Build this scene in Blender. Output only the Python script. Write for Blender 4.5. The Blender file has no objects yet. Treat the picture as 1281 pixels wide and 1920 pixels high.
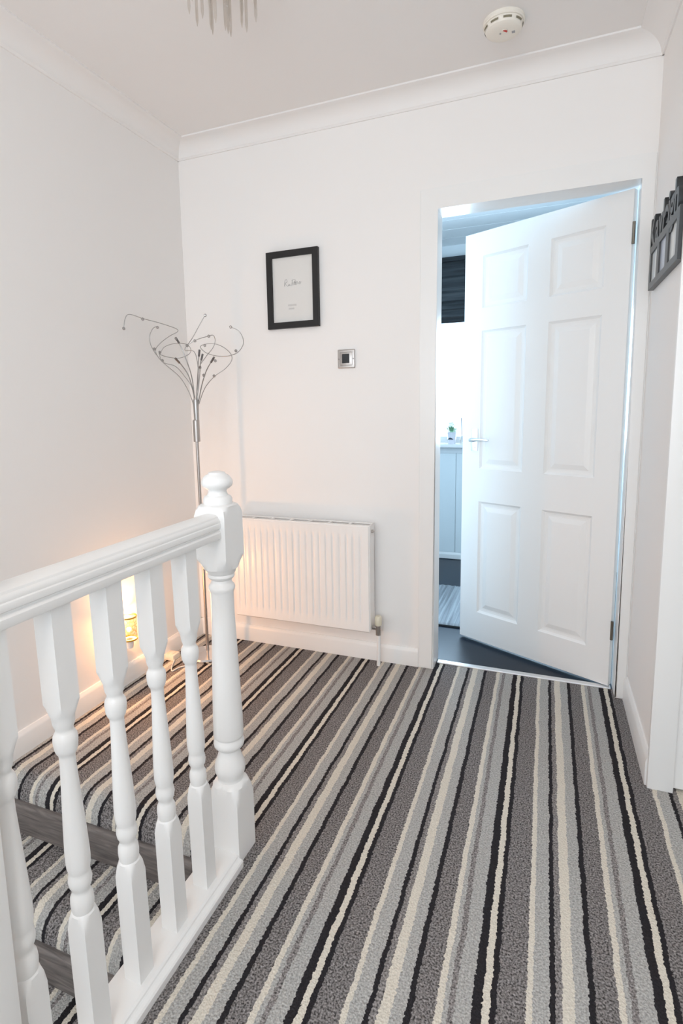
import bpy, bmesh, math, random
from mathutils import Vector, Matrix
random.seed(7)
C = bpy.context.scene.collection
sc = bpy.context.scene
PI = math.pi

# ------------------------------------------------------------------ camera
cam_d = bpy.data.cameras.new('camera'); cam = bpy.data.objects.new('camera', cam_d); C.objects.link(cam)
r2 = Vector((0.92715157, 0.37413176, -0.02038119)); u2 = Vector((-0.0333481, 0.13657623, 0.9900681)); fw = Vector((-0.37319951, 0.91726352, -0.13910345))
M = Matrix((r2, u2, -fw)).transposed().to_4x4(); M.translation = Vector((1.52778802, -2.4328148, 1.20499392))
cam.matrix_world = M
cam_d.sensor_fit = 'VERTICAL'; cam_d.sensor_height = 36; cam_d.sensor_width = 24
cam_d.lens = 1045.0747 / 1920 * 36
cam_d.shift_x = 40.8662 / 1920; cam_d.shift_y = -52.1663 / 1920
cam_d.clip_start = 0.02
sc.camera = cam

# ------------------------------------------------------------------ world, lights, exposure
w = bpy.data.worlds.new('world'); sc.world = w; w.use_nodes = True
w.node_tree.nodes['Background'].inputs[0].default_value = (0.62, 0.82, 1.0, 1)
w.node_tree.nodes['Background'].inputs[1].default_value = 5.0

def area(name, loc, rot, sx, sy, power, col):
    l = bpy.data.lights.new(name, 'AREA'); l.shape = 'RECTANGLE'; l.size = sx; l.size_y = sy; l.energy = power; l.color = col
    o = bpy.data.objects.new(name, l); C.objects.link(o); o.location = loc; o.rotation_euler = rot
    return o
def point(name, loc, power, col, rad):
    l = bpy.data.lights.new(name, 'POINT'); l.energy = power; l.color = col; l.shadow_soft_size = rad
    o = bpy.data.objects.new(name, l); C.objects.link(o); o.location = loc
    return o
area('hall_window_light', (1.45, -3.93, 1.55), (PI/2, 0, 0), 1.5, 1.3, 30, (0.95, 0.97, 1.0))          # daylight through the hall window behind the camera
area('stairwell_fill_light', (0.28, -3.93, 1.3), (PI/2, 0, 0), 0.8, 1.3, 18, (1.0, 0.95, 0.90))         # added unseen fill that brightens the left and far walls
area('bathroom_window_light', (1.08, 1.865, 1.36), (-PI/2, 0, 0), 1.2, 0.86, 70, (0.58, 0.80, 1.0)).data.spread = 2.0     # daylight through the bathroom window
point('hall_warm_fill', (1.35, -2.9, 2.25), 29, (1.0, 0.80, 0.64), 0.12)  # added warm fill behind the camera, not a lamp of the hall
sc.view_settings.view_transform = 'Standard'; sc.view_settings.look = 'None'
sc.view_settings.gamma = 1; sc.view_settings.use_curve_mapping = False
sc.view_settings.exposure = -0.84
sc.cycles.use_denoising = True
sc.cycles.max_bounces = 12; sc.cycles.diffuse_bounces = 8; sc.cycles.transparent_max_bounces = 16
sc.cycles.sample_clamp_indirect = 6.0

# ------------------------------------------------------------------ materials
def mat(name, col, rough=0.5, metal=0.0, bump=None, spec=0.5, trans=0.0, emit=None):
    m = bpy.data.materials.new(name); m.use_nodes = True; nt = m.node_tree; b = nt.nodes['Principled BSDF']
    b.inputs['Base Color'].default_value = (*col, 1); b.inputs['Roughness'].default_value = rough; b.inputs['Metallic'].default_value = metal
    b.inputs['Specular IOR Level'].default_value = spec; b.inputs['Transmission Weight'].default_value = trans
    if emit: b.inputs['Emission Color'].default_value = (*emit[0], 1); b.inputs['Emission Strength'].default_value = emit[1]
    if bump:
        sca, dist, st = bump
        g = nt.nodes.new('ShaderNodeNewGeometry'); n = nt.nodes.new('ShaderNodeTexNoise'); n.inputs['Scale'].default_value = sca; n.inputs['Detail'].default_value = 4
        nt.links.new(g.outputs['Position'], n.inputs['Vector'])
        bp = nt.nodes.new('ShaderNodeBump'); bp.inputs['Distance'].default_value = dist; bp.inputs['Strength'].default_value = st
        nt.links.new(n.outputs['Fac'], bp.inputs['Height']); nt.links.new(bp.outputs[0], b.inputs['Normal'])
    return m
def N(nt, t, **kw):
    n = nt.nodes.new(t)
    for k, v in kw.items(): setattr(n, k, v)
    return n
M_wall = mat('wall_paint', (0.84, 0.825, 0.81), 0.7, bump=(45, 0.002, 0.12))
M_ceil = mat('ceiling_paint', (0.82, 0.81, 0.80), 0.8, bump=(60, 0.002, 0.1))
M_gloss = mat('white_gloss_paint', (0.82, 0.82, 0.81), 0.32, bump=(30, 0.001, 0.08))
M_door = mat('white_door_paint', (0.82, 0.82, 0.81), 0.38, bump=(120, 0.0006, 0.12))
M_rad = mat('radiator_enamel', (0.85, 0.83, 0.81), 0.28)
M_chrome = mat('chrome', (0.75, 0.75, 0.76), 0.14, 1.0)
M_wire = mat('lamp_wire', (0.42, 0.41, 0.40), 0.35, 1.0)
M_holder = mat('bulb_holder_metal', (0.22, 0.21, 0.21), 0.35, 1.0)
M_steel = mat('brushed_steel', (0.46, 0.43, 0.41), 0.36, 1.0)
M_black = mat('black_frame', (0.020, 0.019, 0.019), 0.5, spec=0.3)
M_bframe = mat('black_satin', (0.030, 0.034, 0.037), 0.36)
M_screen = mat('dark_screen', (0.012, 0.014, 0.018), 0.15)
M_paper = mat('print_paper', (0.78, 0.77, 0.76), 0.6)
M_ink = mat('grey_ink', (0.34, 0.34, 0.35), 0.7)
M_cream = mat('cream_plastic', (0.72, 0.66, 0.52), 0.45)
M_smoke = mat('detector_plastic', (0.80, 0.77, 0.70), 0.45)
M_slot = mat('dark_slot', (0.22, 0.20, 0.14), 0.7)
M_red = mat('red_label', (0.55, 0.05, 0.04), 0.5)
M_hinge = mat('dull_brass', (0.20, 0.18, 0.15), 0.4, 1.0)
M_gold = mat('gold_rim', (0.72, 0.47, 0.10), 0.3, 0.8)
M_plug = mat('white_plastic', (0.80, 0.78, 0.75), 0.4)
M_plate = mat('socket_box_plastic', (0.82, 0.74, 0.62), 0.45)
M_bathwall = mat('bathroom_wall', (0.70, 0.74, 0.76), 0.5)
M_bathpanel = mat('bathroom_cladding', (0.74, 0.80, 0.82), 0.45)
M_bathceil = mat('bathroom_ceiling_cladding', (0.78, 0.81, 0.82), 0.35)
M_pot = mat('pale_pot', (0.78, 0.75, 0.80), 0.4)
M_leaf = mat('leaf_green', (0.10, 0.22, 0.12), 0.5)
M_petal = mat('white_petals', (0.85, 0.86, 0.85), 0.6)
M_strip = mat('threshold_metal', (0.80, 0.80, 0.80), 0.35, 0.6)
M_photo1 = mat('photo_print', (0.42, 0.47, 0.56), 0.25)

# bathroom floor: very dark vinyl tiles with a sheen
M_vinyl = mat('dark_vinyl', (0.012, 0.021, 0.036), 0.34, bump=(25, 0.001, 0.15), spec=0.28)

# faintly tinted clear glass that lets lamp light pass
def clear(name, col, fac, rough=0.05):
    m = bpy.data.materials.new(name); m.use_nodes = True; nt = m.node_tree; nt.nodes.clear()
    o = N(nt, 'ShaderNodeOutputMaterial'); mx = N(nt, 'ShaderNodeMixShader'); t = N(nt, 'ShaderNodeBsdfTransparent'); g = N(nt, 'ShaderNodeBsdfGlossy')
    t.inputs[0].default_value = (*col, 1); g.inputs['Roughness'].default_value = rough; g.inputs['Color'].default_value = (0.9, 0.9, 0.9, 1)
    mx.inputs[0].default_value = fac
    nt.links.new(t.outputs[0], mx.inputs[1]); nt.links.new(g.outputs[0], mx.inputs[2]); nt.links.new(mx.outputs[0], o.inputs[0])
    return m
M_glass = clear('clear_glass', (0.99, 0.99, 0.985), 0.045)
M_crystal = clear('crystal', (0.90, 0.88, 0.85), 0.22, 0.08)
M_bead = clear('bead_crystal', (0.55, 0.53, 0.52), 0.3, 0.1)

# striped loop-pile carpet: stripes run along y, so colour depends on x only
def carpet():
    m = bpy.data.materials.new('striped_carpet'); m.use_nodes = True; nt = m.node_tree; b = nt.nodes['Principled BSDF']; L = nt.links.new
    b.inputs['Roughness'].default_value = 0.95; b.inputs['Specular IOR Level'].default_value = 0.12
    g = N(nt, 'ShaderNodeNewGeometry'); sx = N(nt, 'ShaderNodeSeparateXYZ'); L(g.outputs['Position'], sx.inputs[0])
    n1 = N(nt, 'ShaderNodeTexNoise'); n1.inputs['Scale'].default_value = 140; n1.inputs['Detail'].default_value = 2; L(g.outputs['Position'], n1.inputs['Vector'])
    n2 = N(nt, 'ShaderNodeTexNoise'); n2.inputs['Scale'].default_value = 14; n2.inputs['Detail'].default_value = 1; L(g.outputs['Position'], n2.inputs['Vector'])
    def math_(op, a, bb):
        q = N(nt, 'ShaderNodeMath', operation=op)
        for i, v in enumerate((a, bb)):
            if isinstance(v, (int, float)): q.inputs[i].default_value = v
            else: L(v, q.inputs[i])
        return q.outputs[0]
    w1 = math_('MULTIPLY', math_('SUBTRACT', n1.outputs['Fac'], 0.5), 0.011)
    w2 = math_('MULTIPLY', math_('SUBTRACT', n2.outputs['Fac'], 0.5), 0.008)
    x = math_('ADD', math_('ADD', sx.outputs[0], w1), w2)
    ph = math_('FRACT', math_('DIVIDE', math_('ADD', x, 5 * 0.3425 - 0.0575), 0.3425), 0.0)
    cr = N(nt, 'ShaderNodeValToRGB'); cr.color_ramp.interpolation = 'CONSTANT'; e = cr.color_ramp.elements
    BK = (0.024, 0.022, 0.025); CRM = (0.64, 0.595, 0.515); DG = (0.185, 0.173, 0.170); LG = (0.39, 0.385, 0.37); MG = (0.225, 0.21, 0.205)
    st = [(0, BK), (.053, CRM), (.097, BK), (.129, DG), (.293, CRM), (.331, LG), (.425, BK), (.457, MG), (.493, CRM), (.56, LG), (.639, BK), (.674, DG), (.80, CRM), (.839, LG), (.868, MG), (.906, LG)]
    e[0].position = 0; e[0].color = (*BK, 1); e[1].position = st[1][0]; e[1].color = (*st[1][1], 1)
    for p, c in st[2:]:
        q = e.new(p); q.color = (*c, 1)
    L(ph, cr.inputs[0])
    v = N(nt, 'ShaderNodeTexVoronoi'); v.inputs['Scale'].default_value = 210; L(g.outputs['Position'], v.inputs['Vector'])
    n3 = N(nt, 'ShaderNodeTexNoise'); n3.inputs['Scale'].default_value = 230; n3.inputs['Detail'].default_value = 2; L(g.outputs['Position'], n3.inputs['Vector'])
    c2 = N(nt, 'ShaderNodeValToRGB'); c2.color_ramp.interpolation = 'CONSTANT'; e2 = c2.color_ramp.elements     # how flecked each stripe's yarn is
    FL = {BK: .25, CRM: .12, DG: 1.0, LG: .35, MG: .8}
    for i, (p, c) in enumerate(st):
        q = e2[i] if i < 2 else e2.new(p); q.position = p; q.color = (FL[c],)*3 + (1,)
    L(ph, c2.inputs[0])
    vv = math_('ADD', math_('MULTIPLY', math_('MULTIPLY', math_('SUBTRACT', n3.outputs['Fac'], 0.5), 4.6), c2.outputs[0]), 1.0)
    vv = math_('MAXIMUM', vv, 0.15)
    mx = N(nt, 'ShaderNodeMix', data_type='RGBA', blend_type='MULTIPLY'); mx.inputs[0].default_value = 1
    cc = N(nt, 'ShaderNodeCombineColor'); [L(vv, cc.inputs[i]) for i in range(3)]
    L(cr.outputs[0], mx.inputs[6]); L(cc.outputs[0], mx.inputs[7]); L(mx.outputs[2], b.inputs['Base Color'])
    bp = N(nt, 'ShaderNodeBump'); bp.inputs['Distance'].default_value = 0.004; bp.inputs['Strength'].default_value = 0.6
    L(v.outputs['Distance'], bp.inputs['Height']); L(bp.outputs[0], b.inputs['Normal'])
    return m
M_carpet = carpet()

def wood():
    m = mat('grey_wood', (0.1, 0.09, 0.085), 0.45); nt = m.node_tree; b = nt.nodes['Principled BSDF']; L = nt.links.new
    g = N(nt, 'ShaderNodeNewGeometry'); mp = N(nt, 'ShaderNodeMapping'); mp.inputs['Scale'].default_value = (2.5, 30, 30); L(g.outputs['Position'], mp.inputs[0])
    n = N(nt, 'ShaderNodeTexNoise'); n.inputs['Scale'].default_value = 3; n.inputs['Detail'].default_value = 6; n.inputs['Distortion'].default_value = 1.2; L(mp.outputs[0], n.inputs['Vector'])
    cr = N(nt, 'ShaderNodeValToRGB'); cr.color_ramp.elements[0].position = .3; cr.color_ramp.elements[0].color = (0.085, 0.074, 0.070, 1); cr.color_ramp.elements[1].position = .75; cr.color_ramp.elements[1].color = (0.235, 0.205, 0.19, 1)
    L(n.outputs['Fac'], cr.inputs[0]); L(cr.outputs[0], b.inputs['Base Color'])
    return m
M_wood = wood()

def banded(name, axis, stops, scale, mottled=0.0, rough=0.8):
    """colour bands along one world axis (woven stripes)"""
    m = mat(name, (0.1, 0.1, 0.1), rough); nt = m.node_tree; b = nt.nodes['Principled BSDF']; L = nt.links.new
    g = N(nt, 'ShaderNodeNewGeometry'); mp = N(nt, 'ShaderNodeMapping'); sc_ = [1.5, 1.5, 1.5]; sc_[axis] = scale; mp.inputs['Scale'].default_value = sc_
    L(g.outputs['Position'], mp.inputs[0]); n = N(nt, 'ShaderNodeTexNoise'); n.inputs['Scale'].default_value = 1; n.inputs['Detail'].default_value = 5; L(mp.outputs[0], n.inputs['Vector'])
    cr = N(nt, 'ShaderNodeValToRGB'); e = cr.color_ramp.elements
    e[0].position, e[0].color = stops[0][0], (*stops[0][1], 1); e[1].position, e[1].color = stops[-1][0], (*stops[-1][1], 1)
    for p, c in stops[1:-1]:
        q = e.new(p); q.color = (*c, 1)
    L(n.outputs['Fac'], cr.inputs[0]); L(cr.outputs[0], b.inputs['Base Color'])
    return m
M_blind = banded('charcoal_weave', 2, [(.35, (0.010, 0.012, 0.014)), (.5, (0.028, 0.034, 0.040)), (.65, (0.06, 0.068, 0.075))], 40)
M_rug = banded('grey_shag', 0, [(.35, (0.18, 0.20, 0.22)), (.65, (0.40, 0.43, 0.46))], 60, rough=0.95)
M_photo2 = banded('blurred_photo', 1, [(.35, (0.16, 0.19, 0.24)), (.5, (0.48, 0.52, 0.55)), (.65, (0.66, 0.68, 0.66))], 22, rough=0.25)

# glowing pierced glass of the plug-in warmer
def glow():
    m = bpy.data.materials.new('glowing_mosaic'); m.use_nodes = True; nt = m.node_tree; nt.nodes.clear(); L = nt.links.new
    o = N(nt, 'ShaderNodeOutputMaterial'); g = N(nt, 'ShaderNodeNewGeometry')
    v = N(nt, 'ShaderNodeTexVoronoi', feature='DISTANCE_TO_EDGE'); v.inputs['Scale'].default_value = 62; L(g.outputs['Position'], v.inputs['Vector'])
    cr = N(nt, 'ShaderNodeValToRGB'); e = cr.color_ramp.elements
    e[0].position = 0.03; e[0].color = (0.62, 0.30, 0.04, 1); e[1].position = 0.20; e[1].color = (1.0, 0.86, 0.58, 1)
    L(v.outputs['Distance'], cr.inputs[0])
    em = N(nt, 'ShaderNodeEmission'); em.inputs['Strength'].default_value = 1.15; L(cr.outputs[0], em.inputs[0])
    t = N(nt, 'ShaderNodeBsdfTransparent'); t.inputs[0].default_value = (1, 0.92, 0.8, 1)
    mx = N(nt, 'ShaderNodeMixShader'); mx.inputs[0].default_value = 0.45
    L(t.outputs[0], mx.inputs[1]); L(em.outputs[0], mx.inputs[2]); L(mx.outputs[0], o.inputs[0])
    return m
M_glow = glow()
M_bulb = mat('lit_bulb', (1, 0.9, 0.7), 0.4, emit=((1.0, 0.80, 0.50), 6.0))

# ------------------------------------------------------------------ mesh helpers
def box(bm, x0, x1, y0, y1, z0, z1, bev=0.0, seg=2):
    vs = [bm.verts.new(p) for p in ((x0,y0,z0),(x1,y0,z0),(x1,y1,z0),(x0,y1,z0),(x0,y0,z1),(x1,y0,z1),(x1,y1,z1),(x0,y1,z1))]
    fs = [bm.faces.new([vs[i] for i in q]) for q in ((3,2,1,0),(4,5,6,7),(0,1,5,4),(1,2,6,5),(2,3,7,6),(3,0,4,7))]
    if bev:
        es = list({e for f in fs for e in f.edges})
        bmesh.ops.bevel(bm, geom=es, offset=bev, segments=seg, affect='EDGES', profile=0.6)
def extrude_poly(bm, pts, axis, a, b):
    """closed 2-D polygon pts swept along axis from a to b; pts are given in the other two axes, in order"""
    def P(p, t):
        q = [0, 0, 0]; o = [i for i in range(3) if i != axis]; q[axis] = t; q[o[0]], q[o[1]] = p; return q
    A = [bm.verts.new(P(p, a)) for p in pts]; B = [bm.verts.new(P(p, b)) for p in pts]; n = len(pts)
    for i in range(n): bm.faces.new((A[i], A[(i+1) % n], B[(i+1) % n], B[i]))
    bm.faces.new(A[::-1]); bm.faces.new(B)
def lathe(bm, prof, cx=0, cy=0, seg=24, sq=None, cap=True):
    """(z, r) profile; with sq, radius is limited to a square of half-width sq (turned from a square post)"""
    rings = []
    for z, r in prof:
        ring = []
        for i in range(seg):
            t = 2*PI*(i+0.5)/seg if sq is None else 2*PI*i/seg + PI/4
            rr = r
            if sq is not None: rr = min(r, sq / max(abs(math.cos(t)), abs(math.sin(t))))
            ring.append(bm.verts.new((cx + rr*math.cos(t), cy + rr*math.sin(t), z)))
        rings.append(ring)
    for a, b in zip(rings, rings[1:]):
        for i in range(seg): bm.faces.new((a[i], a[(i+1) % seg], b[(i+1) % seg], b[i]))
    if cap: bm.faces.new(rings[0][::-1]); bm.faces.new(rings[-1])
def cr_spline(pts, n=5):
    P = [Vector(p) for p in pts]; out = []
    for i in range(len(P)-1):
        p0 = P[max(i-1, 0)]; p1 = P[i]; p2 = P[i+1]; p3 = P[min(i+2, len(P)-1)]
        for k in range(n):
            t = k/n
            out.append(0.5*((2*p1) + (p2-p0)*t + (2*p0-5*p1+4*p2-p3)*t*t + (3*p1-p0-3*p2+p3)*t**3))
    out.append(P[-1]); return out
def tube(bm, pts, r, seg=8, r_end=None):
    pts = [Vector(p) for p in pts]; rings = []; up = None
    for i, p in enumerate(pts):
        d = (pts[min(i+1, len(pts)-1)] - pts[max(i-1, 0)]).normalized()
        if up is None:
            up = d.orthogonal().normalized()
        up = (up - d*up.dot(d)).normalized(); s = d.cross(up)
        rr = r if r_end is None else r + (r_end-r)*i/(len(pts)-1)
        rings.append([bm.verts.new(p + rr*(math.cos(2*PI*k/seg)*up + math.sin(2*PI*k/seg)*s)) for k in range(seg)])
    for a, b in zip(rings, rings[1:]):
        for i in range(seg): bm.faces.new((a[i], a[(i+1) % seg], b[(i+1) % seg], b[i]))
    bm.faces.new(rings[0][::-1]); bm.faces.new(rings[-1])
def cyl(bm, p0, p1, r, seg=16, r1=None): tube(bm, [p0, p1], r, seg, r1)
def ball(bm, c, r, sub=2): bmesh.ops.create_icosphere(bm, subdivisions=sub, radius=r, matrix=Matrix.Translation(c))

def obj(name, bm, m, parent=None, smooth=None):
    """link one bmesh (world coordinates) as one mesh object; under a parent its verts become local to the parent"""
    me = bpy.data.meshes.new(name)
    bmesh.ops.recalc_face_normals(bm, faces=bm.faces)
    bm.to_mesh(me); bm.free(); me.materials.append(m)
    o = bpy.data.objects.new(name, me); C.objects.link(o)
    if parent is not None:
        o.parent = parent
        L = Vector((0, 0, 0)); p = parent
        while p is not None: L += p.location; p = p.parent
        me.transform(Matrix.Translation(-L))
    if smooth:
        me.polygons.foreach_set('use_smooth', [True]*len(me.polygons)); me.set_sharp_from_angle(angle=math.radians(smooth))
    return o
def thing(name, label, cat, loc, group=None):
    o = bpy.data.objects.new(name, None); C.objects.link(o); o.location = loc; o.empty_display_size = 0.05
    o['label'] = label; o['category'] = cat
    if group: o['group'] = group
    return o
def struct(name, bm, m, parent=None, smooth=None, label=None, cat=None):
    o = obj(name, bm, m, parent, smooth)
    if parent is None: o['kind'] = 'structure'
    if label: o['label'] = label
    if cat: o['category'] = cat
    return o
nb = bmesh.new

# ------------------------------------------------------------------ the setting
XL, XR, ZC = -0.168, 1.866, 2.457
YB = -4.0                     # wall behind the camera
NX, NW = 0.725, 1.078         # stairwell edge of the landing; left edge of the door lining
DI0, DI1, DTOP = 1.078, 1.826, 2.0

# landing floor: carpet that turns down over a rounded edge at the head of the stairs
YN = -1.247
bm = nb()
box(bm, NX+0.03, 2.9, YB, 0.0, -0.22, 0.0)
box(bm, DI0-0.02, DI1+0.02, 0.0, 0.062, -0.22, 0.0)
prof = [(0.0, -0.22), (0.0, 0.0)]
R = 0.068
for k in range(9):
    a = PI/2*k/8; prof.append((YN + R - R*math.sin(a), -R + R*math.cos(a)))
prof += [(YN, -0.11), (YN+0.02, -0.22)]
extrude_poly(bm, [(y, z) for y, z in prof], 0, XL, NX+0.03)
struct('floor', bm, M_carpet, smooth=40, label='striped grey, black and cream carpet on the landing', cat='carpet')

# walls
bm = nb(); box(bm, XL-0.12, XL, YB, 0.12, -2.7, ZC); struct('wall_left', bm, M_wall)
bm = nb()
box(bm, XL-0.12, DI0, 0.0, 0.115, -0.05, ZC); box(bm, DI1, 2.9, 0.0, 0.115, -0.05, ZC); box(bm, DI0, DI1, 0.0, 0.115, DTOP, ZC)
struct('wall_far', bm, M_wall)
bm = nb(); box(bm, XR, XR+0.06, -0.565, 0.0, -0.05, ZC); box(bm, XR+0.06, 2.9, -0.565, -0.45, 2.03, ZC); box(bm, 2.72, 2.9, -0.565, -0.45, -0.05, 2.03)
struct('wall_right', bm, M_wall)
bm = nb(); box(bm, 2.9, 3.0, YB, 0.12, -0.05, ZC); struct('wall_hall', bm, M_wall)
bm = nb()
for a in ((XL-0.12, 0.0, -2.7, ZC), (0.0, 3.0, -2.7, 0.8), (0.0, 3.0, 2.25, ZC), (2.25, 3.0, 0.8, 2.25), (0.6, 0.72, 0.8, 2.25)): box(bm, a[0], a[1], YB-0.1, YB, a[2], a[3])
struct('wall_back', bm, M_wall)
bm = nb(); box(bm, NX, NX+0.028, YB, YN, -2.7, -0.001); struct('wall_stair', bm, M_gloss)
bm = nb(); box(bm, XL-0.12, 3.0, YB, 0.12, ZC, ZC+0.1); struct('ceiling', bm, M_ceil)

# coving: concave plaster moulding round the ceiling
def coving(n, path_axis, a0, a1, corner, sgn):
    bm = nb(); pts = [(0, 0), (0, -0.068), (0.006, -0.068), (0.009, -0.062)]
    for k in range(9):
        t = PI/2*k/8; pts.append((0.011 + 0.067*(1-math.cos(t)), -0.060 + 0.052*math.sin(t)))
    pts += [(0.084, -0.006), (0.084, 0)]
    extrude_poly(bm, [(corner + sgn*u, ZC + v) for u, v in pts], path_axis, a0, a1)
    struct('trim_%d' % n, bm, M_ceil, smooth=30)
coving(1, 0, XL, XR, 0.0, -1)
coving(2, 1, YB, 0.0, XL, 1)
coving(3, 1, -0.565, 0.0, XR, -1)

# skirting boards
def skirt_profile(h, d): return [(0, 0), (d, 0), (d, h-0.018), (d-0.003, h-0.010), (d*0.55, h-0.004), (d*0.4, h), (0, h)]
bm = nb(); extrude_poly(bm, [(-u, v) for u, v in skirt_profile(0.085, 0.015)], 0, XL, 1.014); struct('baseboard_far', bm, M_gloss, smooth=30)
bm = nb(); extrude_poly(bm, [(XL+u, v) for u, v in skirt_profile(0.085, 0.015)], 1, YN+0.02, 0.0); struct('baseboard_left', bm, M_gloss, smooth=30)
bm = nb(); extrude_poly(bm, [(XR-u, v) for u, v in skirt_profile(0.10, 0.014)], 1, -0.565, -0.018); struct('baseboard_right', bm, M_gloss, smooth=30)

# door casing on the far wall and the lining of the opening
bm = nb(); extrude_poly(bm, [(1.014, 0.0), (DI0+0.006, 0.0), (DI0+0.006, DTOP-0.004), (DI1-0.002, DTOP-0.004), (DI1-0.002, 0.0), (XR, 0.0), (XR, 2.074), (1.014, 2.074)], 1, -0.018, 0.0)
bmesh.ops.bevel(bm, geom=[e for e in bm.edges if all(abs(v.co.y+0.018) < 1e-6 for v in e.verts)], offset=0.006, segments=3, affect='EDGES')
struct('trim_4', bm, M_gloss, smooth=40)
bm = nb(); box(bm, DI0, DI0+0.007, -0.002, 0.115, 0.0, DTOP); struct('trim_7', bm, M_gloss)
bm = nb(); box(bm, DI1-0.003, DI1, 0.0, 0.115, 0.0, DTOP, 0.001); struct('trim_8', bm, M_gloss)
bm = nb(); box(bm, DI0+0.007, DI1-0.003, -0.002, 0.115, DTOP-0.006, DTOP); struct('trim_9', bm, M_gloss)
bm = nb(); box(bm, DI0+0.012, DI1-0.010, 0.055, 0.085, -0.002, 0.006, 0.003); struct('trim_10', bm, M_strip)
# casing of the doorway on the right, seen at the frame's edge
bm = nb(); box(bm, 1.857, 1.928, -0.582, -0.565, 0.0, 2.10, 0.004); struct('trim_11', bm, M_gloss, smooth=40)
bm = nb(); box(bm, 1.928, 2.75, -0.582, -0.565, 2.03, 2.10, 0.004); struct('trim_12', bm, M_gloss, smooth=40)

# ------------------------------------------------------------------ six-panel doors
def panel_door(name, W, Z0, Z1, T, cols, rows, place, label):
    """leaf in local (d, n, z): front face n = 0, thickness towards +n; place maps it to the world"""
    root = bpy.data.objects.new(name, None); C.objects.link(root); root['kind'] = 'structure'; root['label'] = label
    def put(o): o.data.transform(place); return o
    bm = nb(); cells_d = [0] + [v for c in cols for v in c] + [W]; cells_z = [Z0] + [v for r in rows for v in r] + [Z1]
    for i in range(len(cells_d)-1):
        for j in range(len(cells_z)-1):
            if i % 2 == 1 and j % 2 == 1: continue
            a, b, c, d = cells_d[i], cells_d[i+1], cells_z[j], cells_z[j+1]
            bm.faces.new([bm.verts.new(p) for p in ((a,0,c),(b,0,c),(b,0,d),(a,0,d))])
    box(bm, 0, W, 0.012, T, Z0, Z1)
    for (a, c, b, d) in ((0,Z0,W,Z0),(0,Z1,W,Z1),(0,Z0,0,Z1),(W,Z0,W,Z1)):
        bm.faces.new([bm.verts.new(p) for p in ((a,0,c),(b,0,d),(b,0.012,d),(a,0.012,c))])
    bmesh.ops.remove_doubles(bm, verts=bm.verts, dist=1e-5)
    put(obj('door_leaf', bm, M_door, root))
    for (a, b) in cols:
        for (c, d) in rows:
            bm = nb(); lv = [(0, 0.0), (0.004, 0.004), (0.010, 0.0085), (0.019, 0.010), (0.026, 0.010), (0.044, 0.0045), (0.048, 0.0035)]
            rings = [[bm.verts.new((x, n, z)) for x, z in ((a+s, c+s), (b-s, c+s), (b-s, d-s), (a+s, d-s))] for s, n in lv]
            for p, q in zip(rings, rings[1:]):
                for i in range(4): bm.faces.new((p[i], p[(i+1) % 4], q[(i+1) % 4], q[i]))
            bm.faces.new(rings[-1]); put(obj('door_panel', bm, M_door, root))
    return root, put
H = Vector((1.805, 0.064)); Lf = Vector((1.147, 0.404)); dv = (Lf-H).normalized(); nv = Vector((-dv.y, dv.x)) * -1
if nv.y < 0: nv = -nv
P1 = Matrix(((dv.x, nv.x, 0, H.x), (dv.y, nv.y, 0, H.y), (0, 0, 1, 0), (0, 0, 0, 1)))
COLS = [(0.097, 0.318), (0.420, 0.645)]; ROWS = [(0.157, 0.725), (0.886, 1.54), (1.642, 1.878)]
door, put = panel_door('door_1', 0.742, 0.010, 1.985, 0.030, COLS, ROWS, P1, 'white six-panel door standing ajar into the bathroom')
bm = nb(); box(bm, 0.655, 0.692, -0.004, 0.0, 0.972, 1.080, 0.0015); hp = put(obj('handle_plate', bm, M_chrome, door, 40))
bm = nb(); lathe(bm, [(0, 0.011), (0.03, 0.011), (0.034, 0.008)], seg=16)
bmesh.ops.transform(bm, matrix=Matrix.Translation((0.673, 0, 1.026)) @ Matrix.Rotation(PI/2, 4, 'X'), verts=bm.verts)
tube(bm, cr_spline([(0.676, -0.036, 1.026), (0.655, -0.040, 1.028), (0.62, -0.040, 1.030), (0.575, -0.037, 1.027)]), 0.0085, 10, 0.006)
o = obj('lever', bm, M_chrome, hp, 50); put(o)
bm = nb(); cyl(bm, (0.673, -0.003, 0.990), (0.673, -0.0065, 0.990), 0.006, 12); put(obj('thumb_turn', bm, M_chrome, hp, 50))
for z in (1.825, 0.257):
    bm = nb(); cyl(bm, (-0.006, -0.004, z-0.04), (-0.006, -0.004, z+0.04), 0.0055, 12); box(bm, -0.006, 0.0, -0.002, 0.002, z-0.038, z+0.038); put(obj('hinge', bm, M_hinge, door, 40))
P2 = Matrix(((1, 0, 0, 1.930), (0, 1, 0, -0.566), (0, 0, 1, 0), (0, 0, 0, 1)))
panel_door('door_2', 0.762, 0.010, 2.0, 0.036, [(0.10, 0.33), (0.43, 0.66)], ROWS, P2, 'white door at the right edge, closed in its casing')

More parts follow.
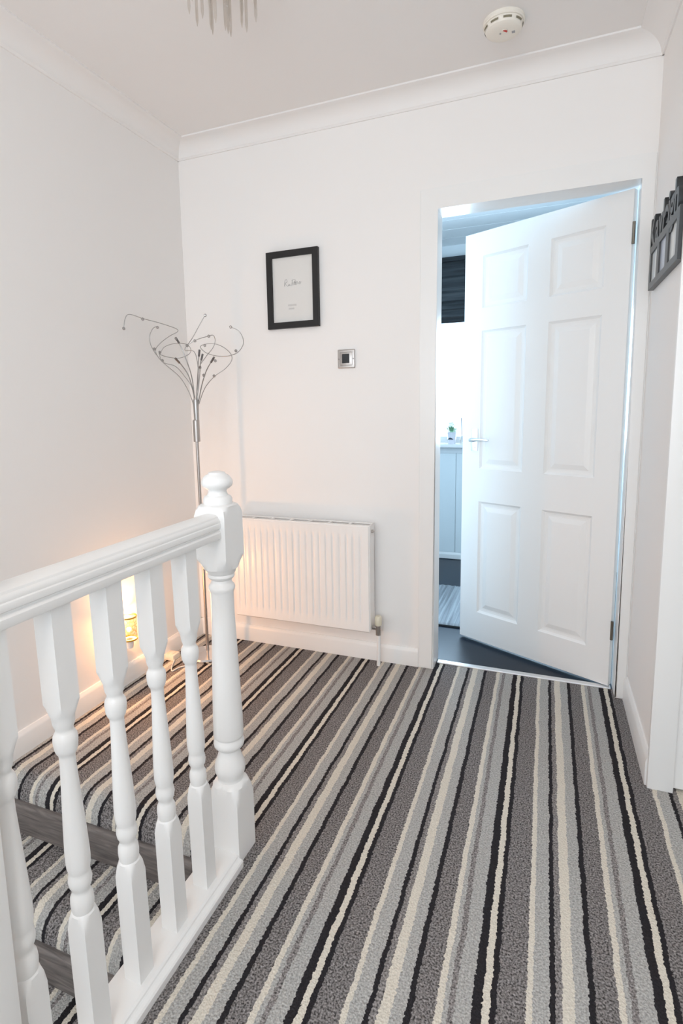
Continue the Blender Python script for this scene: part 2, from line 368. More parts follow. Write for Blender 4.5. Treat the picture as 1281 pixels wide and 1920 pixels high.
# ------------------------------------------------------------------ bathroom beyond the door
BY = 1.89
bm = nb(); box(bm, 0.1, 2.75, 0.115, BY+0.1, -0.1, -0.004); box(bm, DI0, DI1, 0.062, 0.115, -0.1, -0.004); struct('floor_2', bm, M_vinyl)
bm = nb()
WX0, WX1, WZ0, WZ1 = 0.42, 1.72, 0.90, 2.18
box(bm, 0.0, 2.75, BY, BY+0.14, -0.1, WZ0-0.03); box(bm, 0.0, 2.75, BY, BY+0.14, WZ1, 2.40); box(bm, 0.0, WX0, BY, BY+0.14, WZ0-0.03, WZ1); box(bm, WX1, 2.75, BY, BY+0.14, WZ0-0.03, WZ1)
struct('wall_bathroom_back', bm, M_bathwall)
bm = nb(); box(bm, 0.0, 0.1, 0.115, BY, -0.1, 2.40); struct('wall_bathroom_left', bm, M_bathwall)
bm = nb(); box(bm, 2.65, 2.75, 0.115, BY, -0.1, 2.40); struct('wall_bathroom_right', bm, M_bathwall)
# cladding boards on the wall under the window and on the ceiling, each its own board
wb = bpy.data.objects['wall_bathroom_back']
for k in range(13):
    x0 = 0.10 + k*0.2; bm = nb(); box(bm, x0+0.0015, x0+0.1985, BY-0.010, BY, 0.05, 0.826, 0.003); obj('cladding_board', bm, M_bathpanel, wb)
bm = nb(); box(bm, 0.1, 2.65, BY-0.016, BY, 0.826, 0.868, 0.003); struct('trim_13', bm, M_bathwall)
bm = nb(); box(bm, 0.1, 2.65, 0.115, BY, 2.352, 2.42); bcl = struct('ceiling_2', bm, M_bathceil)
for k in range(9):
    y0 = 0.12 + k*0.1975; bm = nb(); box(bm, 0.1, 2.65, y0+0.002, y0+0.1955, 2.342, 2.352, 0.003); obj('ceiling_board', bm, M_bathceil, bcl)
bm = nb(); extrude_poly(bm, [(BY-u, v) for u, v in skirt_profile(0.05, 0.018)], 0, 0.1, 2.65); struct('baseboard_bathroom', bm, M_gloss)
# window
bm = nb()
for a in ((WX0, WX0+0.05, WZ0, WZ1), (WX1-0.05, WX1, WZ0, WZ1), (WX0, WX1, WZ0, WZ0+0.05), (WX0, WX1, WZ1-0.05, WZ1), (1.045, 1.095, WZ0, WZ1)): box(bm, a[0], a[1], BY+0.05, BY+0.10, a[2], a[3], 0.004)
win = struct('window_1', bm, M_gloss)
bm = nb(); box(bm, WX0+0.05, 1.045, BY+0.07, BY+0.078, WZ0+0.05, WZ1-0.05); obj('pane', bm, M_glass, win)
bm = nb(); box(bm, 1.095, WX1-0.05, BY+0.07, BY+0.078, WZ0+0.05, WZ1-0.05); obj('pane', bm, M_glass, win)
bm = nb(); box(bm, WX0-0.06, WX1+0.06, BY-0.07, BY+0.05, 0.872, 0.898, 0.006); struct('trim_14', bm, M_gloss, smooth=40)
# roman blind in soft folds
t = thing('roman_blind', 'charcoal striped roman blind at the top of the bathroom window', 'blind', (1.07, BY-0.03, 2.25))
bm = nb(); box(bm, 0.36, 1.78, BY-0.045, BY-0.002, 2.225, 2.255, 0.003); obj('headrail', bm, M_blind, t)
zs = [2.235, 2.13, 2.03, 1.955, 1.895, 1.84]
for i, (z1, z0) in enumerate(zip(zs, zs[1:] + [1.795])):
    bm = nb(); pr = []
    for k in range(9):
        s = k/8; pr.append((BY-0.012-0.014*math.sin(PI*s)-0.007*min(i, 4)*s, z1+(z0-0.006-z1)*s))
    pr2 = [(y+0.004, z) for y, z in pr[::-1]]
    extrude_poly(bm, pr+pr2, 0, 0.365, 1.775); obj('fold', bm, M_blind, t, 40)

# things in the bathroom
t = thing('bath_mat', 'grey shaggy bath mat on the dark bathroom floor', 'mat', (0.75, 0.85, -0.004))
bm = nb(); box(bm, 0.32, 1.16, 0.51, 1.19, -0.004, 0.006, 0.003); obj('backing', bm, mat('mat_backing', (0.02, 0.025, 0.03), 0.9), t)
bm = nb(); nxx, nyy = 90, 74; grid = []
for j in range(nyy+1):
    row = []
    for i in range(nxx+1):
        e = min(i, nxx-i, j, nyy-j); h = 0.013 + (random.random()-0.5)*0.006 if e else 0.005
        row.append(bm.verts.new((0.325+0.83*i/nxx, 0.515+0.67*j/nyy, h)))
    grid.append(row)
for j in range(nyy):
    for i in range(nxx): bm.faces.new((grid[j][i], grid[j][i+1], grid[j+1][i+1], grid[j+1][i]))
obj('pile', bm, M_rug, t, 180)
t = thing('potted_plant', 'small leafy plant with white flowers in a pale pot on the windowsill', 'plant', (0.868, BY-0.02, 0.898))
px, py, pz = 0.868, BY-0.02, 0.898
bm = nb(); lathe(bm, [(pz, 0.026), (pz+0.004, 0.0275), (pz+0.085, 0.037), (pz+0.090, 0.038), (pz+0.090, 0.034), (pz+0.078, 0.032)], px, py, 24); pot = obj('pot', bm, M_pot, t, 40)
bm = nb(); a0 = -PI/2 - 0.25
for s in (-1, 1):                                   # dark spread-wing motif printed on the pot
    pts = [(0, 0.050), (0.012, 0.046), (0.026, 0.036), (0.018, 0.034), (0.0, 0.035)]
    vs = [bm.verts.new((px + (0.0345)*math.cos(a0+s*u/0.034), py + 0.0345*math.sin(a0+s*u/0.034), pz+v)) for u, v in pts]; bm.faces.new(vs)
obj('motif', bm, mat('motif_ink', (0.05, 0.06, 0.09), 0.5), pot)
bm = nb()
def leaf(bm, base, tip, wd):
    base, tip = Vector(base), Vector(tip); ax = tip-base; sd = ax.cross(Vector((0, 0, 1)))
    sd = sd.normalized()*wd if sd.length > 1e-6 else Vector((wd, 0, 0)); mid = base+ax*0.5+Vector((0, 0, 0.006))
    v = [bm.verts.new(p) for p in (base, mid-sd, tip, mid+sd, mid+Vector((0, 0, -0.003)))]
    for q in ((0, 1, 4), (1, 2, 4), (2, 3, 4), (3, 0, 4)): bm.faces.new([v[i] for i in q])
for k in range(34):
    a = random.random()*2*PI; ln = random.uniform(0.03, 0.062); up = random.uniform(-0.01, 0.05)
    leaf(bm, (px+0.015*math.cos(a), py+0.012*math.sin(a), pz+0.085), (px+ln*math.cos(a), py+0.55*ln*math.sin(a), pz+0.10+up), random.uniform(0.008, 0.013))
fo = obj('foliage', bm, M_leaf, t); fo['kind'] = 'stuff'
bm = nb()
for k in range(16):
    a = random.random()*2*PI; q = random.uniform(0, 0.03); c = (px-0.005+q*math.cos(a), py+0.6*q*math.sin(a), pz+random.uniform(0.115, 0.165)); ball(bm, c, random.uniform(0.006, 0.010), 1)
    tube(bm, [(px, py, pz+0.08), c], 0.001, 5)
fl = obj('flowers', bm, M_petal, t); fl['kind'] = 'stuff'
t = thing('reed_diffuser', 'slim clear bottle with one reed beside the potted plant on the sill', 'bottle', (0.945, BY-0.02, 0.898))
bm = nb(); lathe(bm, [(0.898, 0.018), (0.94, 0.018), (0.952, 0.008), (0.966, 0.008)], 0.945, BY-0.02, 16); obj('bottle', bm, M_crystal, t, 40)
bm = nb(); tube(bm, [(0.945, BY-0.02, 0.905), (0.937, BY-0.02, 1.095)], 0.003, 8); obj('reed', bm, mat('reed_blue', (0.25, 0.30, 0.38), 0.6), t)

# ------------------------------------------------------------------ staircase going down beside the balustrade
st = thing('staircase', 'carpeted stairs with grey wood riser strips, descending behind the white balustrade', 'stairs', (0.28, -2.3, -0.9))
RISE, GO = 0.18, 0.228
for k in range(1, 8):
    y1 = YN - GO*(k-1); zt = -RISE*k; y0 = y1 - GO
    bm = nb(); pr = [(y1+0.03, zt), (y0+R, zt)]
    for q in range(1, 9):
        a = PI/2*q/8; pr.append((y0 + R - R*math.sin(a), zt - R + R*math.cos(a)))
    pr += [(y0, zt-0.12), (y0+0.02, zt-RISE-0.02), (y1+0.03, zt-RISE-0.02)]
    extrude_poly(bm, pr, 0, XL+0.004, NX-0.004); obj('carpeted_step', bm, M_carpet, st, 40)
    bm = nb(); yf = y1 - 0.016; pr = [(y1+0.012, zt-0.002), (yf, zt-0.002), (yf-0.002, zt+0.084)]
    for q in range(7):
        a = PI/2*q/6; pr.append((yf + 0.010 - 0.012*math.cos(a), zt + 0.094 + 0.012*math.sin(a)))
    pr += [(y1+0.012, zt+0.106)]
    extrude_poly(bm, pr, 0, XL+0.018, NX-0.004); obj('riser_strip', bm, M_wood, st, 40)
bm = nb()
for k in range(1, 8):
    y1 = YN - GO*(k-1); box(bm, XL+0.002, XL+0.018, y1-GO, y1+0.0, -RISE*k-0.05, -RISE*k+0.16)
obj('stair_skirting', bm, M_gloss, st)

# ------------------------------------------------------------------ balustrade
bal = thing('balustrade', 'white painted balustrade with turned balusters and newel along the stairwell', 'balustrade', (0.768, -1.6, 0.0))
BX = 0.772
BP = [(.030, .06), (.270, .06), (.272, .030), (.290, .0255), (.302, .0210), (.305, .0185), (.312, .0198), (.322, .0205), (.334, .0196), (.341, .0165), (.346, .0155), (.351, .0165),
      (.357, .0192), (.367, .0208), (.377, .0194), (.383, .0178), (.387, .0186), (.397, .0206), (.410, .0213), (.428, .0210), (.460, .0198), (.50, .0180), (.55, .0155), (.590, .0138), (.610, .0136),
      (.615, .0142), (.619, .0170), (.627, .0195), (.641, .0208), (.650, .0198), (.656, .0168), (.659, .0150), (.664, .0150), (.669, .0172), (.677, .0188), (.688, .0196), (.691, .0212), (.701, .0245), (.712, .0302), (.714, .06), (.892, .06)]
bmv = nb(); lathe(bmv, BP, BX, 0.0, 48, sq=0.0205)
first = None
for k in range(7):
    y = -1.393 - 0.1225*k
    if first is None:
        first = obj('baluster', bmv, M_gloss, bal, 34)      # mesh local to the balustrade's base at y = -1.6
        first.data.transform(Matrix.Translation((0, -1.6, 0))); first.location = (0, y + 1.6, 0); first.rotation_euler.x = 0.016      # balusters tilted slightly along the rail to imitate lens distortion
    else:
        o = first.copy(); C.objects.link(o); o.parent = bal; o.location = (0, y + 1.6, 0)
NP = [(-0.25, .2), (.160, .2), (.162, .0618), (.185, .056), (.206, .0475), (.214, .040), (.217, .0345), (.222, .0338), (.228, .0360), (.240, .0400), (.250, .0412), (.262, .0398), (.284, .0315), (.298, .0278), (.303, .0280), (.307, .0330), (.313, .0388), (.321, .0410), (.330, .0392), (.335, .0362), (.338, .0362), (.341, .0390),
      (.346, .0402), (.40, .0392), (.50, .0362), (.60, .0325), (.684, .0298), (.736, .0298), (.740, .0312), (.745, .0335), (.750, .0342), (.756, .0328), (.760, .0290), (.765, .0264), (.771, .0264), (.775, .0315), (.780, .0345), (.785, .0340), (.787, .0330), (.790, .0365), (.796, .0385), (.799, .0405), (.802, .0435), (.818, .0520), (.832, .0618), (.834, .2), (.938, .2), (.940, .0618), (.955, .0565), (.964, .0490), (.968, .0400)]
NY = -1.248
bm = nb(); lathe(bm, NP, 0.768, NY, 48, sq=0.0435); newel = obj('newel_post', bm, M_gloss, bal, 34)
CP = [(.967, .0360), (.972, .0365), (.980, .0362), (.986, .0330), (.989, .0265), (.998, .0225), (1.003, .0240), (1.007, .0310), (1.012, .0370), (1.019, .0395), (1.026, .0385), (1.033, .0345), (1.039, .0290), (1.042, .0225), (1.046, .0205), (1.0485, .0120), (1.0492, .001)]
bm = nb(); lathe(bm, CP, 0.768, NY, 40); obj('newel_cap', bm, M_gloss, newel, 40)
bm = nb(); box(bm, 0.722, 0.806, -2.010, -1.926, -0.25, 1.02, 0.005); box(bm, 0.712, 0.816, -2.02, -1.916, 1.02, 1.045, 0.006); obj('newel_post', bm, M_gloss, bal, 40)
bm = nb(); hw = [(.0295, .889), (.0305, .891), (.0305, .904), (.0285, .907), (.0245, .909), (.0245, .912), (.0300, .915), (.0310, .921), (.0300, .926), (.0280, .928), (.0285, .932), (.0265, .937), (.0240, .939), (.0225, .943), (.0160, .947), (0.007, .949)]
extrude_poly(bm, [(0.771+x, z) for x, z in hw] + [(0.771-x, z) for x, z in hw[::-1]], 1, -1.926, NY-0.0435); obj('handrail', bm, M_gloss, bal, 30)
bm = nb(); pr = [(0.728, -0.02), (0.823, -0.02), (0.823, 0.016), (0.820, 0.020), (0.812, 0.021), (0.809, 0.024), (0.808, 0.028), (0.803, 0.031), (0.728, 0.031), (0.725, 0.028), (0.725, -0.02)]
extrude_poly(bm, pr, 1, -1.926, NY-0.0435); obj('base_rail', bm, M_gloss, bal, 30)

# ------------------------------------------------------------------ radiator on the far wall
rad = thing('radiator', 'white ribbed panel radiator on the far wall with valve and pipe', 'radiator', (0.5, -0.05, 0.0))
X0, X1, Z0, Z1, YF = 0.110, 0.810, 0.168, 0.669, -0.098
bm = nb(); nx = 176; zrows = [Z0, Z0+0.006, Z0+0.038, Z0+0.052, Z0+0.066, Z1-0.066, Z1-0.052, Z1-0.040, Z1-0.006, Z1]
cols = []
for i in range(nx+1):
    x = X0 + (X1-X0)*i/nx; p = ((x-X0-0.025)/0.0333) % 1.0
    inside = X0+0.022 < x < X1-0.022
    wv = 0.0
    if inside:
        q = abs(p-0.5)*2                       # 1 at groove centre, 0 on the rib
        wv = 0.0055*max(0, min(1, (q-0.62)/0.22))
    col = []
    for j, z in enumerate(zrows):
        f = {2: 0.0, 3: 0.6, 4: 1.0, 5: 1.0, 6: 0.6, 7: 0.0}.get(j, 0.0)
        edge = 0.006 if j in (0, len(zrows)-1) or i in (0, nx) else 0.0
        col.append(bm.verts.new((x, YF + wv*f + edge, z)))
    cols.append(col)
for a, b in zip(cols, cols[1:]):
    for j in range(len(zrows)-1): bm.faces.new((a[j], b[j], b[j+1], a[j+1]))
obj('front_panel', bm, M_rad, rad, 35)
bm = nb(); box(bm, X0+0.006, X1-0.006, YF+0.012, -0.030, Z0+0.006, Z1-0.008, 0.002); obj('convector', bm, M_rad, rad)
for xs in ((X0, X0+0.004), (X1-0.004, X1+0.002)):
    bm = nb(); box(bm, xs[0], xs[1], YF+0.006, -0.022, Z0+0.01, Z1-0.001, 0.001); obj('side_cover', bm, M_rad, rad)
bm = nb()
box(bm, X0, X1, YF+0.002, YF+0.014, Z1-0.004, Z1+0.001, 0.001); box(bm, X0, X1, -0.034, -0.022, Z1-0.004, Z1+0.001, 0.001)
for k in range(8): xk = X0 + (X1-X0)*k/7; box(bm, max(X0, xk-0.006), min(X1, xk+0.006), YF+0.012, -0.030, Z1-0.004, Z1+0.0008)
obj('top_grille', bm, M_rad, rad)
bm = nb(); cyl(bm, (X1+0.002, -0.062, Z1-0.030), (X1+0.010, -0.062, Z1-0.030), 0.008, 12); cyl(bm, (X1+0.010, -0.062, Z1-0.030), (X1+0.014, -0.062, Z1-0.030), 0.004, 8); obj('bleed_plug', bm, M_steel, rad, 40)
bm = nb(); cyl(bm, (X1-0.002, -0.060, 0.184), (X1+0.026, -0.060, 0.184), 0.0085, 14); cyl(bm, (X1+0.004, -0.060, 0.184), (X1+0.016, -0.060, 0.184), 0.012, 6); cyl(bm, (0.840, -0.060, 0.150), (0.840, -0.060, 0.196), 0.0125, 14); v = obj('valve', bm, M_steel, rad, 40)
bm = nb(); lathe(bm, [(0.196, 0.014), (0.200, 0.0165), (0.236, 0.0160), (0.241, 0.012)], 0.840, -0.060, 16); obj('valve_cap', bm, M_cream, v, 40)
bm = nb(); cyl(bm, (0.840, -0.060, 0.0), (0.843, -0.060, 0.152), 0.0085, 14); obj('pipe', bm, M_gloss, rad, 60)

# ------------------------------------------------------------------ framed print, wall control, photo frame
t = thing('picture_frame', 'black frame holding a white print with grey script, hung above the radiator', 'picture', (0.43, -0.01, 1.565))
fx0, fx1, fz0, fz1, b_ = 0.300, 0.558, 1.565, 1.909, 0.028
bm = nb()
def frame_bar(bm, pts, bev=0.002):
    A = [bm.verts.new((x, -0.002, z)) for x, z in pts]; B = [bm.verts.new((x, -0.020, z)) for x, z in pts]
    n = len(pts)
    for i in range(n): bm.faces.new((A[i], A[(i+1) % n], B[(i+1) % n], B[i]))
    bm.faces.new(B); bm.faces.new(A[::-1])
for pts in (((fx0, fz0), (fx1, fz0), (fx1-b_, fz0+b_), (fx0+b_, fz0+b_)), ((fx1, fz0), (fx1, fz1), (fx1-b_, fz1-b_), (fx1-b_, fz0+b_)), ((fx1, fz1), (fx0, fz1), (fx0+b_, fz1-b_), (fx1-b_, fz1-b_)), ((fx0, fz1), (fx0, fz0), (fx0+b_, fz0+b_), (fx0+b_, fz1-b_))):
    bm = nb(); frame_bar(bm, pts); obj('frame_bar', bm, M_black, t)
bm = nb(); box(bm, fx0+0.01, fx1-0.01, -0.010, -0.004, fz0+0.01, fz1-0.01); pr_ = obj('print', bm, M_paper, t)
def script_line(strokes, x0, z0, s, r, y=-0.0102):
    bm = nb()
    for stz in strokes: tube(bm, [(p.x, p.y, p.z) for p in cr_spline([(x0+u*s, y, z0+v*s) for u, v in stz], 4)], r, 5)
    return bm
w1 = [[(0.05, 0.1), (0.15, 0.9), (0.1, 0.0)], [(0.13, 0.85), (0.4, 1.0), (0.5, 0.65), (0.2, 0.45), (0.45, 0.1), (0.62, 0.02)], [(0.62, 0.02), (0.72, 0.3), (0.7, 0.1), (0.85, 0.1), (0.95, 0.3), (0.85, 0.12), (1.1, 0.05)],
      [(1.2, 0.0), (1.35, 0.85), (1.28, 0.1)], [(1.2, 0.75), (1.7, 0.9), (1.8, 0.5), (1.35, 0.4)], [(1.5, 0.1), (1.65, 0.7), (1.7, 0.1), (1.85, 0.5), (1.9, 0.1), (2.05, 0.6), (2.2, 0.2), (2.5, 0.55), (2.45, 0.15), (2.7, 0.5)]]
obj('lettering', script_line(w1, 0.385, 1.752, 0.032, 0.0008), M_ink, pr_)
w2 = [[(0.1*k, 0.25+0.22*((k*7) % 3 - 1)) for k in range(0, 24)], [(0.2+0.1*k, -0.55+0.2*((k*5) % 3 - 1)) for k in range(0, 16)]]
obj('lettering', script_line(w2, 0.402, 1.663, 0.019, 0.0004), M_ink, pr_)
bm = nb(); box(bm, fx0+b_-0.002, fx1-b_+0.002, -0.0145, -0.0135, fz0+b_-0.002, fz1-b_+0.002); obj('glass', bm, M_glass, t)

t = thing('wall_control', 'square brushed steel wall plate with a small dark display', 'switch', (0.683, -0.005, 1.37))
bm = nb(); box(bm, 0.642, 0.723, -0.009, 0.0, 1.371, 1.454, 0.004, 3); obj('plate', bm, M_steel, t, 40)
bm = nb(); box(bm, 0.654, 0.711, -0.012, -0.008, 1.383, 1.442, 0.003); obj('bezel', bm, M_steel, t, 40)
bm = nb(); box(bm, 0.664, 0.699, -0.0135, -0.011, 1.393, 1.434, 0.001); obj('display', bm, M_screen, t)
for xx in (0.648, 0.717):
    bm = nb(); cyl(bm, (xx, -0.0085, 1.412), (xx, -0.0102, 1.412), 0.003, 10); obj('screw', bm, M_holder, t)

t = thing('photo_frame', 'black multi-photo frame with cut-out name lettering on top, on the right wall', 'picture', (1.858, -0.32, 1.587))
FY0, FY1, FZ0, FZ1, FX = -0.075, -0.562, 1.587, 1.732, 1.848      # FY0 is the far end, reading runs towards the camera
ya = [FY0, FY0-0.030, FY0-0.145, FY0-0.186, FY0-0.298, FY0-0.339, FY0-0.452, FY1]
bm = nb()
box(bm, FX, XR, FY1, FY0, FZ0, FZ0+0.022, 0.0015); box(bm, FX, XR, FY1, FY0, FZ1-0.026, FZ1, 0.0015)
for i in (0, 2, 4, 6): box(bm, FX, XR, ya[i+1], ya[i], FZ0+0.02, FZ1-0.024)
obj('frame', bm, M_bframe, t)
for k, i in enumerate((1, 3, 5)):
    bm = nb(); box(bm, FX+0.005, FX+0.007, ya[i+1]-0.004, ya[i]+0.004, FZ0+0.018, FZ1-0.022); obj('photo', bm, M_photo2 if k != 1 else M_photo1, t)
fc = bpy.data.curves.new('lettering', 'FONT'); fo_ = bpy.data.objects.new('lettering', fc); C.objects.link(fo_)
widths = []
dg = bpy.context.evaluated_depsgraph_get
word = 'Kayleigh'; meshes = []
for ch in word:
    fc.body = ch; fc.extrude = 0.07; fc.offset = 0.028; fc.size = 1.0; bpy.context.view_layer.update()
    me = bpy.data.meshes.new_from_object(fo_.evaluated_get(dg())); xs = [v.co.x for v in me.vertices]; meshes.append((me, min(xs), max(xs)))
bpy.data.objects.remove(fo_); bpy.data.curves.remove(fc)
tot = sum(b-a for _, a, b in meshes) + 0.015*(len(meshes)-1); S = 0.462/tot; pos = -0.012; SZ = 0.140
for me, a, b in meshes:
    # local x -> -y (reading runs towards the camera), local y -> z, local z -> -x
    T = Matrix(((0, 0, -0.115, FX+0.009), (-S, 0, 0, FY0-pos+S*a), (0, SZ, 0, FZ1-0.004), (0, 0, 0, 1)))
    me.transform(T); me.materials.clear(); me.materials.append(M_bframe); me.name = 'letter'
    o = bpy.data.objects.new('letter', me); C.objects.link(o); o.parent = t; me.transform(Matrix.Translation(-Vector(t.location)))
    pos += S*(b-a) + S*0.015

# ------------------------------------------------------------------ floor lamp with wire branches
LX, LY = 0.026, -0.243
t = thing('floor_lamp', 'slender chrome floor lamp with curling beaded wire branches in the corner', 'lamp', (LX, LY, 0.0))
bm = nb(); lathe(bm, [(0.0, 0.088), (0.006, 0.092), (0.012, 0.092), (0.018, 0.086), (0.022, 0.03), (0.03, 0.012)], LX, LY, 40); obj('base', bm, M_chrome, t, 30)
bm = nb(); cyl(bm, (LX, LY, 0.02), (LX, LY, 1.06), 0.0075, 14); obj('pole', bm, M_steel, t, 60)
bm = nb(); lathe(bm, [(1.05, 0.0085), (1.052, 0.0155), (1.150, 0.0155), (1.154, 0.010)], LX, LY, 20); obj('collar', bm, M_steel, t, 30)
bm = nb(); lathe(bm, [(1.150, 0.011), (1.23, 0.0135), (1.245, 0.012)], LX+0.004, LY, 14); obj('wire_bundle', bm, M_wire, t, 30)
ARMS = [
 [(0.022,-.24,1.226),(0.01,-.24,1.302),(-.01,-.26,1.349),(-.029,-.3,1.394),(-.066,-.34,1.412),(-.079,-.37,1.455),(-.067,-.36,1.487),(-.039,-.32,1.525),(-.012,-.295,1.546),(-.017,-.305,1.560),(-.053,-.37,1.578),(-.087,-.43,1.59),(-.118,-.475,1.604),(-.132,-.488,1.590),(-.143,-.49,1.55)],
 [(0.016,-.24,1.216),(0.001,-.25,1.278),(-.032,-.27,1.349),(-.102,-.3,1.42),(-.137,-.32,1.481),(-.139,-.33,1.526),(-.127,-.32,1.563),(-.116,-.3,1.576)],
 [(0.022,-.24,1.23),(0.023,-.255,1.348),(-.002,-.27,1.45),(-.016,-.285,1.5),(-.021,-.3,1.521)],
 [(0.024,-.24,1.254),(0.019,-.27,1.347),(0.005,-.3,1.397),(-.008,-.33,1.428)],
 [(-.102,-.3,1.42),(-.120,-.29,1.445),(-.142,-.25,1.469),(-.148,-.21,1.496),(-.117,-.17,1.513),(-.065,-.16,1.507),(-.02,-.19,1.481),(0.012,-.25,1.451),(0.003,-.31,1.429),(-.064,-.31,1.437),(-.132,-.28,1.456)],
 [(0.028,-.24,1.23),(0.049,-.25,1.324),(0.067,-.26,1.415),(0.082,-.27,1.464)],
 [(0.034,-.24,1.23),(0.046,-.227,1.348),(0.046,-.213,1.41),(0.051,-.2,1.452)],
 [(0.042,-.24,1.23),(0.073,-.25,1.313),(0.109,-.26,1.376),(0.156,-.27,1.428)],
 [(0.045,-.24,1.225),(0.08,-.24,1.295),(0.126,-.23,1.345),(0.175,-.21,1.381),(0.18,-.16,1.421),(0.167,-.15,1.455),(0.122,-.15,1.488),(0.073,-.16,1.502),(0.042,-.2,1.488),(0.096,-.25,1.455),(0.163,-.28,1.434),(0.221,-.28,1.427),(0.267,-.26,1.441),(0.274,-.22,1.475),(0.267,-.2,1.504),(0.247,-.2,1.542),(0.217,-.22,1.559)],
 [(0.039,-.24,1.23),(0.049,-.24,1.385),(0.033,-.24,1.46),(-.003,-.26,1.469),(0.033,-.25,1.519),(0.062,-.23,1.578),(0.088,-.22,1.621)],
 [(0.040,-.24,1.23),(0.051,-.24,1.375),(0.067,-.2,1.438),(0.089,-.17,1.481),(0.096,-.16,1.514),(0.099,-.18,1.535),(0.09,-.21,1.528),(0.077,-.25,1.516),(0.057,-.27,1.504),(0.024,-.28,1.484)]]
for i, a in enumerate(ARMS):
    bm = nb(); tube(bm, cr_spline(a, 6), 0.0024 if i in (2, 3, 5, 6, 7) else 0.0016, 6); arm = obj('wire_branch', bm, M_wire, t, 60)
    if i in (2, 3, 5, 6, 7):                     # straight branches end in a small dark bulb holder
        e1, e0 = Vector(a[-1]), Vector(a[-2]); d = (e1-e0).normalized()
        bm = nb(); cyl(bm, e1-d*0.030, e1, 0.0048, 10); obj('bulb_holder', bm, M_holder, arm, 60)
BEADS = [(-.143,-.49,1.546),(-.09,-.43,1.588),(-.116,-.3,1.571),(-.099,-.3,1.423),(-.126,-.28,1.463),(0.024,-.28,1.484),(0.06,-.27,1.504),(0.095,-.21,1.528),(0.088,-.22,1.619),(0.058,-.19,1.491),(0.06,-.24,1.389),(0.091,-.26,1.352),(0.126,-.23,1.349),(0.161,-.27,1.412),(0.262,-.26,1.45),(0.217,-.22,1.559),(-.018,-.3,1.514),(-.085,-.37,1.468)]
bm0 = nb(); ball(bm0, (0, 0, 0), 0.0075, 1); b0 = None
for c in BEADS:
    if b0 is None:
        b0 = obj('crystal_bead', bm0, M_bead, t); b0.data.transform(Matrix.Translation(t.location)); b0.location = Vector(c)-Vector(t.location)
    else:
        o = b0.copy(); C.objects.link(o); o.parent = t; o.location = Vector(c)-Vector(t.location)

# ------------------------------------------------------------------ plug-in warmer on the left wall
WX, WY = -0.120, -0.612
t = thing('plug_in_warmer', 'glowing plug-in warmer with gold-rimmed mosaic shade, low on the left wall', 'lamp', (WX, WY, 0.18))
bm = nb(); lathe(bm, [(0.222, 0.033), (0.322, 0.035)], WX, WY, 32, cap=False); obj('shade', bm, M_glow, t, 60)
for z, r in ((0.221, 0.0335), (0.321, 0.0355)):
    bm = nb(); lathe(bm, [(z-0.003, r-0.002), (z-0.003, r+0.001), (z+0.003, r+0.001), (z+0.003, r-0.002)], WX, WY, 32, cap=False); obj('rim', bm, M_gold, t, 60)
bm = nb(); lathe(bm, [(0.176, 0.006), (0.180, 0.014), (0.196, 0.0165), (0.214, 0.016), (0.219, 0.030)], WX, WY, 20); box(bm, XL, WX, WY-0.013, WY+0.013, 0.186, 0.212, 0.004); obj('plug_body', bm, M_plug, t, 40)
bm = nb(); ball(bm, (WX, WY, 0.262), 0.011, 2); obj('bulb', bm, M_bulb, t, 60)
point('warmer_bulb_light', (WX, WY, 0.300), 20.0, (1.0, 0.48, 0.19), 0.012)

# ------------------------------------------------------------------ adaptor and flex on the floor
t = thing('extension_block', 'cream extension block on the carpet by the left skirting', 'socket', (-0.125, -0.325, 0.0))
bm = nb(); box(bm, -0.155, -0.098, -0.352, -0.296, 0.001, 0.028, 0.005); obj('block', bm, M_plate, t, 40)
bm = nb(); box(bm, -0.140, -0.112, -0.338, -0.310, 0.027, 0.031, 0.002); obj('plug_top', bm, M_plate, t, 40)
fx = nb(); tube(fx, cr_spline([(-0.10, -0.34, 0.006), (-0.07, -0.40, 0.004), (-0.04, -0.44, 0.004), (-0.03, -0.40, 0.004), (0.0, -0.36, 0.004), (0.02, -0.335, 0.006)], 8), 0.003, 6)
o = obj('power_flex', fx, M_plug, None, 60); o['label'] = 'white flex curling over the carpet between the extension block and floor lamp'; o['category'] = 'cable'

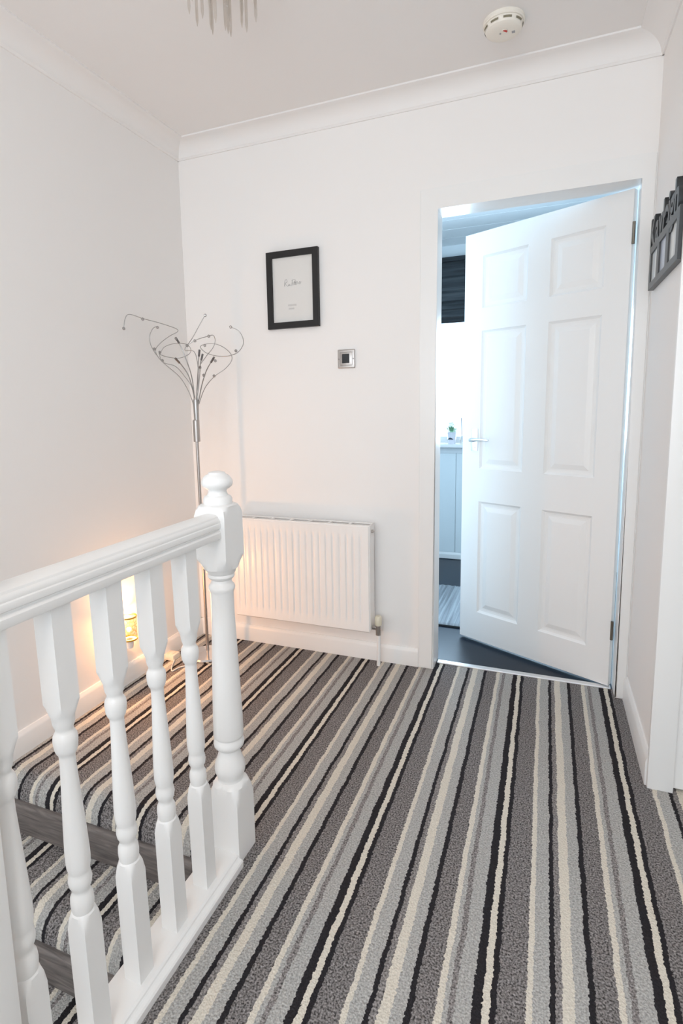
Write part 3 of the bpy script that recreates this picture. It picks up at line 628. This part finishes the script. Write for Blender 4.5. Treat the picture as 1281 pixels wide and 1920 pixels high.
# ------------------------------------------------------------------ ceiling: smoke detector and crystal light
SX, SY = 1.353, -0.300
t = thing('smoke_detector', 'round cream smoke detector with a red mark on the ceiling', 'smoke detector', (SX, SY, ZC))
bm = nb(); lathe(bm, [(ZC, 0.066), (ZC-0.010, 0.067), (ZC-0.014, 0.064)], SX, SY, 40); obj('base', bm, M_smoke, t, 30)
bm = nb(); lathe(bm, [(ZC-0.012, 0.060), (ZC-0.022, 0.061), (ZC-0.032, 0.057), (ZC-0.037, 0.050), (ZC-0.039, 0.030), (ZC-0.039, 0.002)], SX, SY, 40); cv = obj('cover', bm, M_smoke, t, 30)
for a in range(9):
    th = 2*PI*a/9 + 0.1; bm = nb(); q = []
    for s in (-0.22, -0.075, 0.075, 0.22):
        for rr, z in ((0.0612, ZC-0.0205), (0.0600, ZC-0.0265)): q.append(bm.verts.new((SX+(rr+0.0008)*math.cos(th+s), SY+(rr+0.0008)*math.sin(th+s), z)))
    for k in range(3): bm.faces.new((q[2*k], q[2*k+2], q[2*k+3], q[2*k+1]))
    obj('vent_slot', bm, M_slot, cv)
bm = nb(); cyl(bm, (SX+0.004, SY-0.014, ZC-0.0385), (SX+0.004, SY-0.014, ZC-0.042), 0.0095, 20); obj('test_button', bm, M_smoke, cv, 40)
bm = nb(); vs = [bm.verts.new((SX+0.004+0.0092*math.cos(a_), SY-0.014+0.0092*math.sin(a_), ZC-0.0424)) for a_ in [(-2.3+3.14*k/10) for k in range(11)]]; bm.faces.new(vs); obj('red_mark', bm, M_red, cv)
bm = nb(); box(bm, SX+0.026, SX+0.036, SY-0.002, SY+0.008, ZC-0.0405, ZC-0.0385); obj('symbol', bm, M_ink, cv)
bm = nb(); cyl(bm, (SX-0.010, SY-0.004, ZC-0.038), (SX-0.010, SY-0.004, ZC-0.041), 0.0028, 10); obj('indicator', bm, M_ink, cv)

KX, KY = 0.612, -0.855
t = thing('crystal_light', 'crystal drop ceiling light with hanging prisms at the top edge', 'chandelier', (KX, KY, ZC))
bm = nb(); lathe(bm, [(ZC, 0.050), (ZC-0.006, 0.052), (ZC-0.014, 0.046)], KX, KY, 32); obj('ceiling_plate', bm, M_chrome, t, 30)
def drop(L, wd):
    bm = nb(); s = 6
    pr = [(0, 0.0008), (-0.004, wd), (-L+0.018, wd*0.95), (-L, 0.0008)]
    lathe(bm, pr, 0, 0, s); return bm
d0 = obj('crystal_drop', drop(0.108, 0.0046), M_crystal, t); d0.data.transform(Matrix.Translation(t.location))
first_d = True
for (rad_, n, zt) in ((0.098, 11, 0.000), (0.060, 7, 0.014), (0.024, 3, 0.027)):
    bm = nb(); tube(bm, [(KX+rad_*math.cos(2*PI*k/28), KY+rad_*math.sin(2*PI*k/28), ZC-0.004-zt) for k in range(29)], 0.002, 6); obj('ring', bm, M_chrome, t, 60)
    for k in range(n):
        if first_d: o = d0; first_d = False
        else: o = d0.copy(); C.objects.link(o); o.parent = t
        a = 2*PI*(k+0.3*n)/n; o.location = (rad_*math.cos(a), rad_*math.sin(a), -0.006-zt)
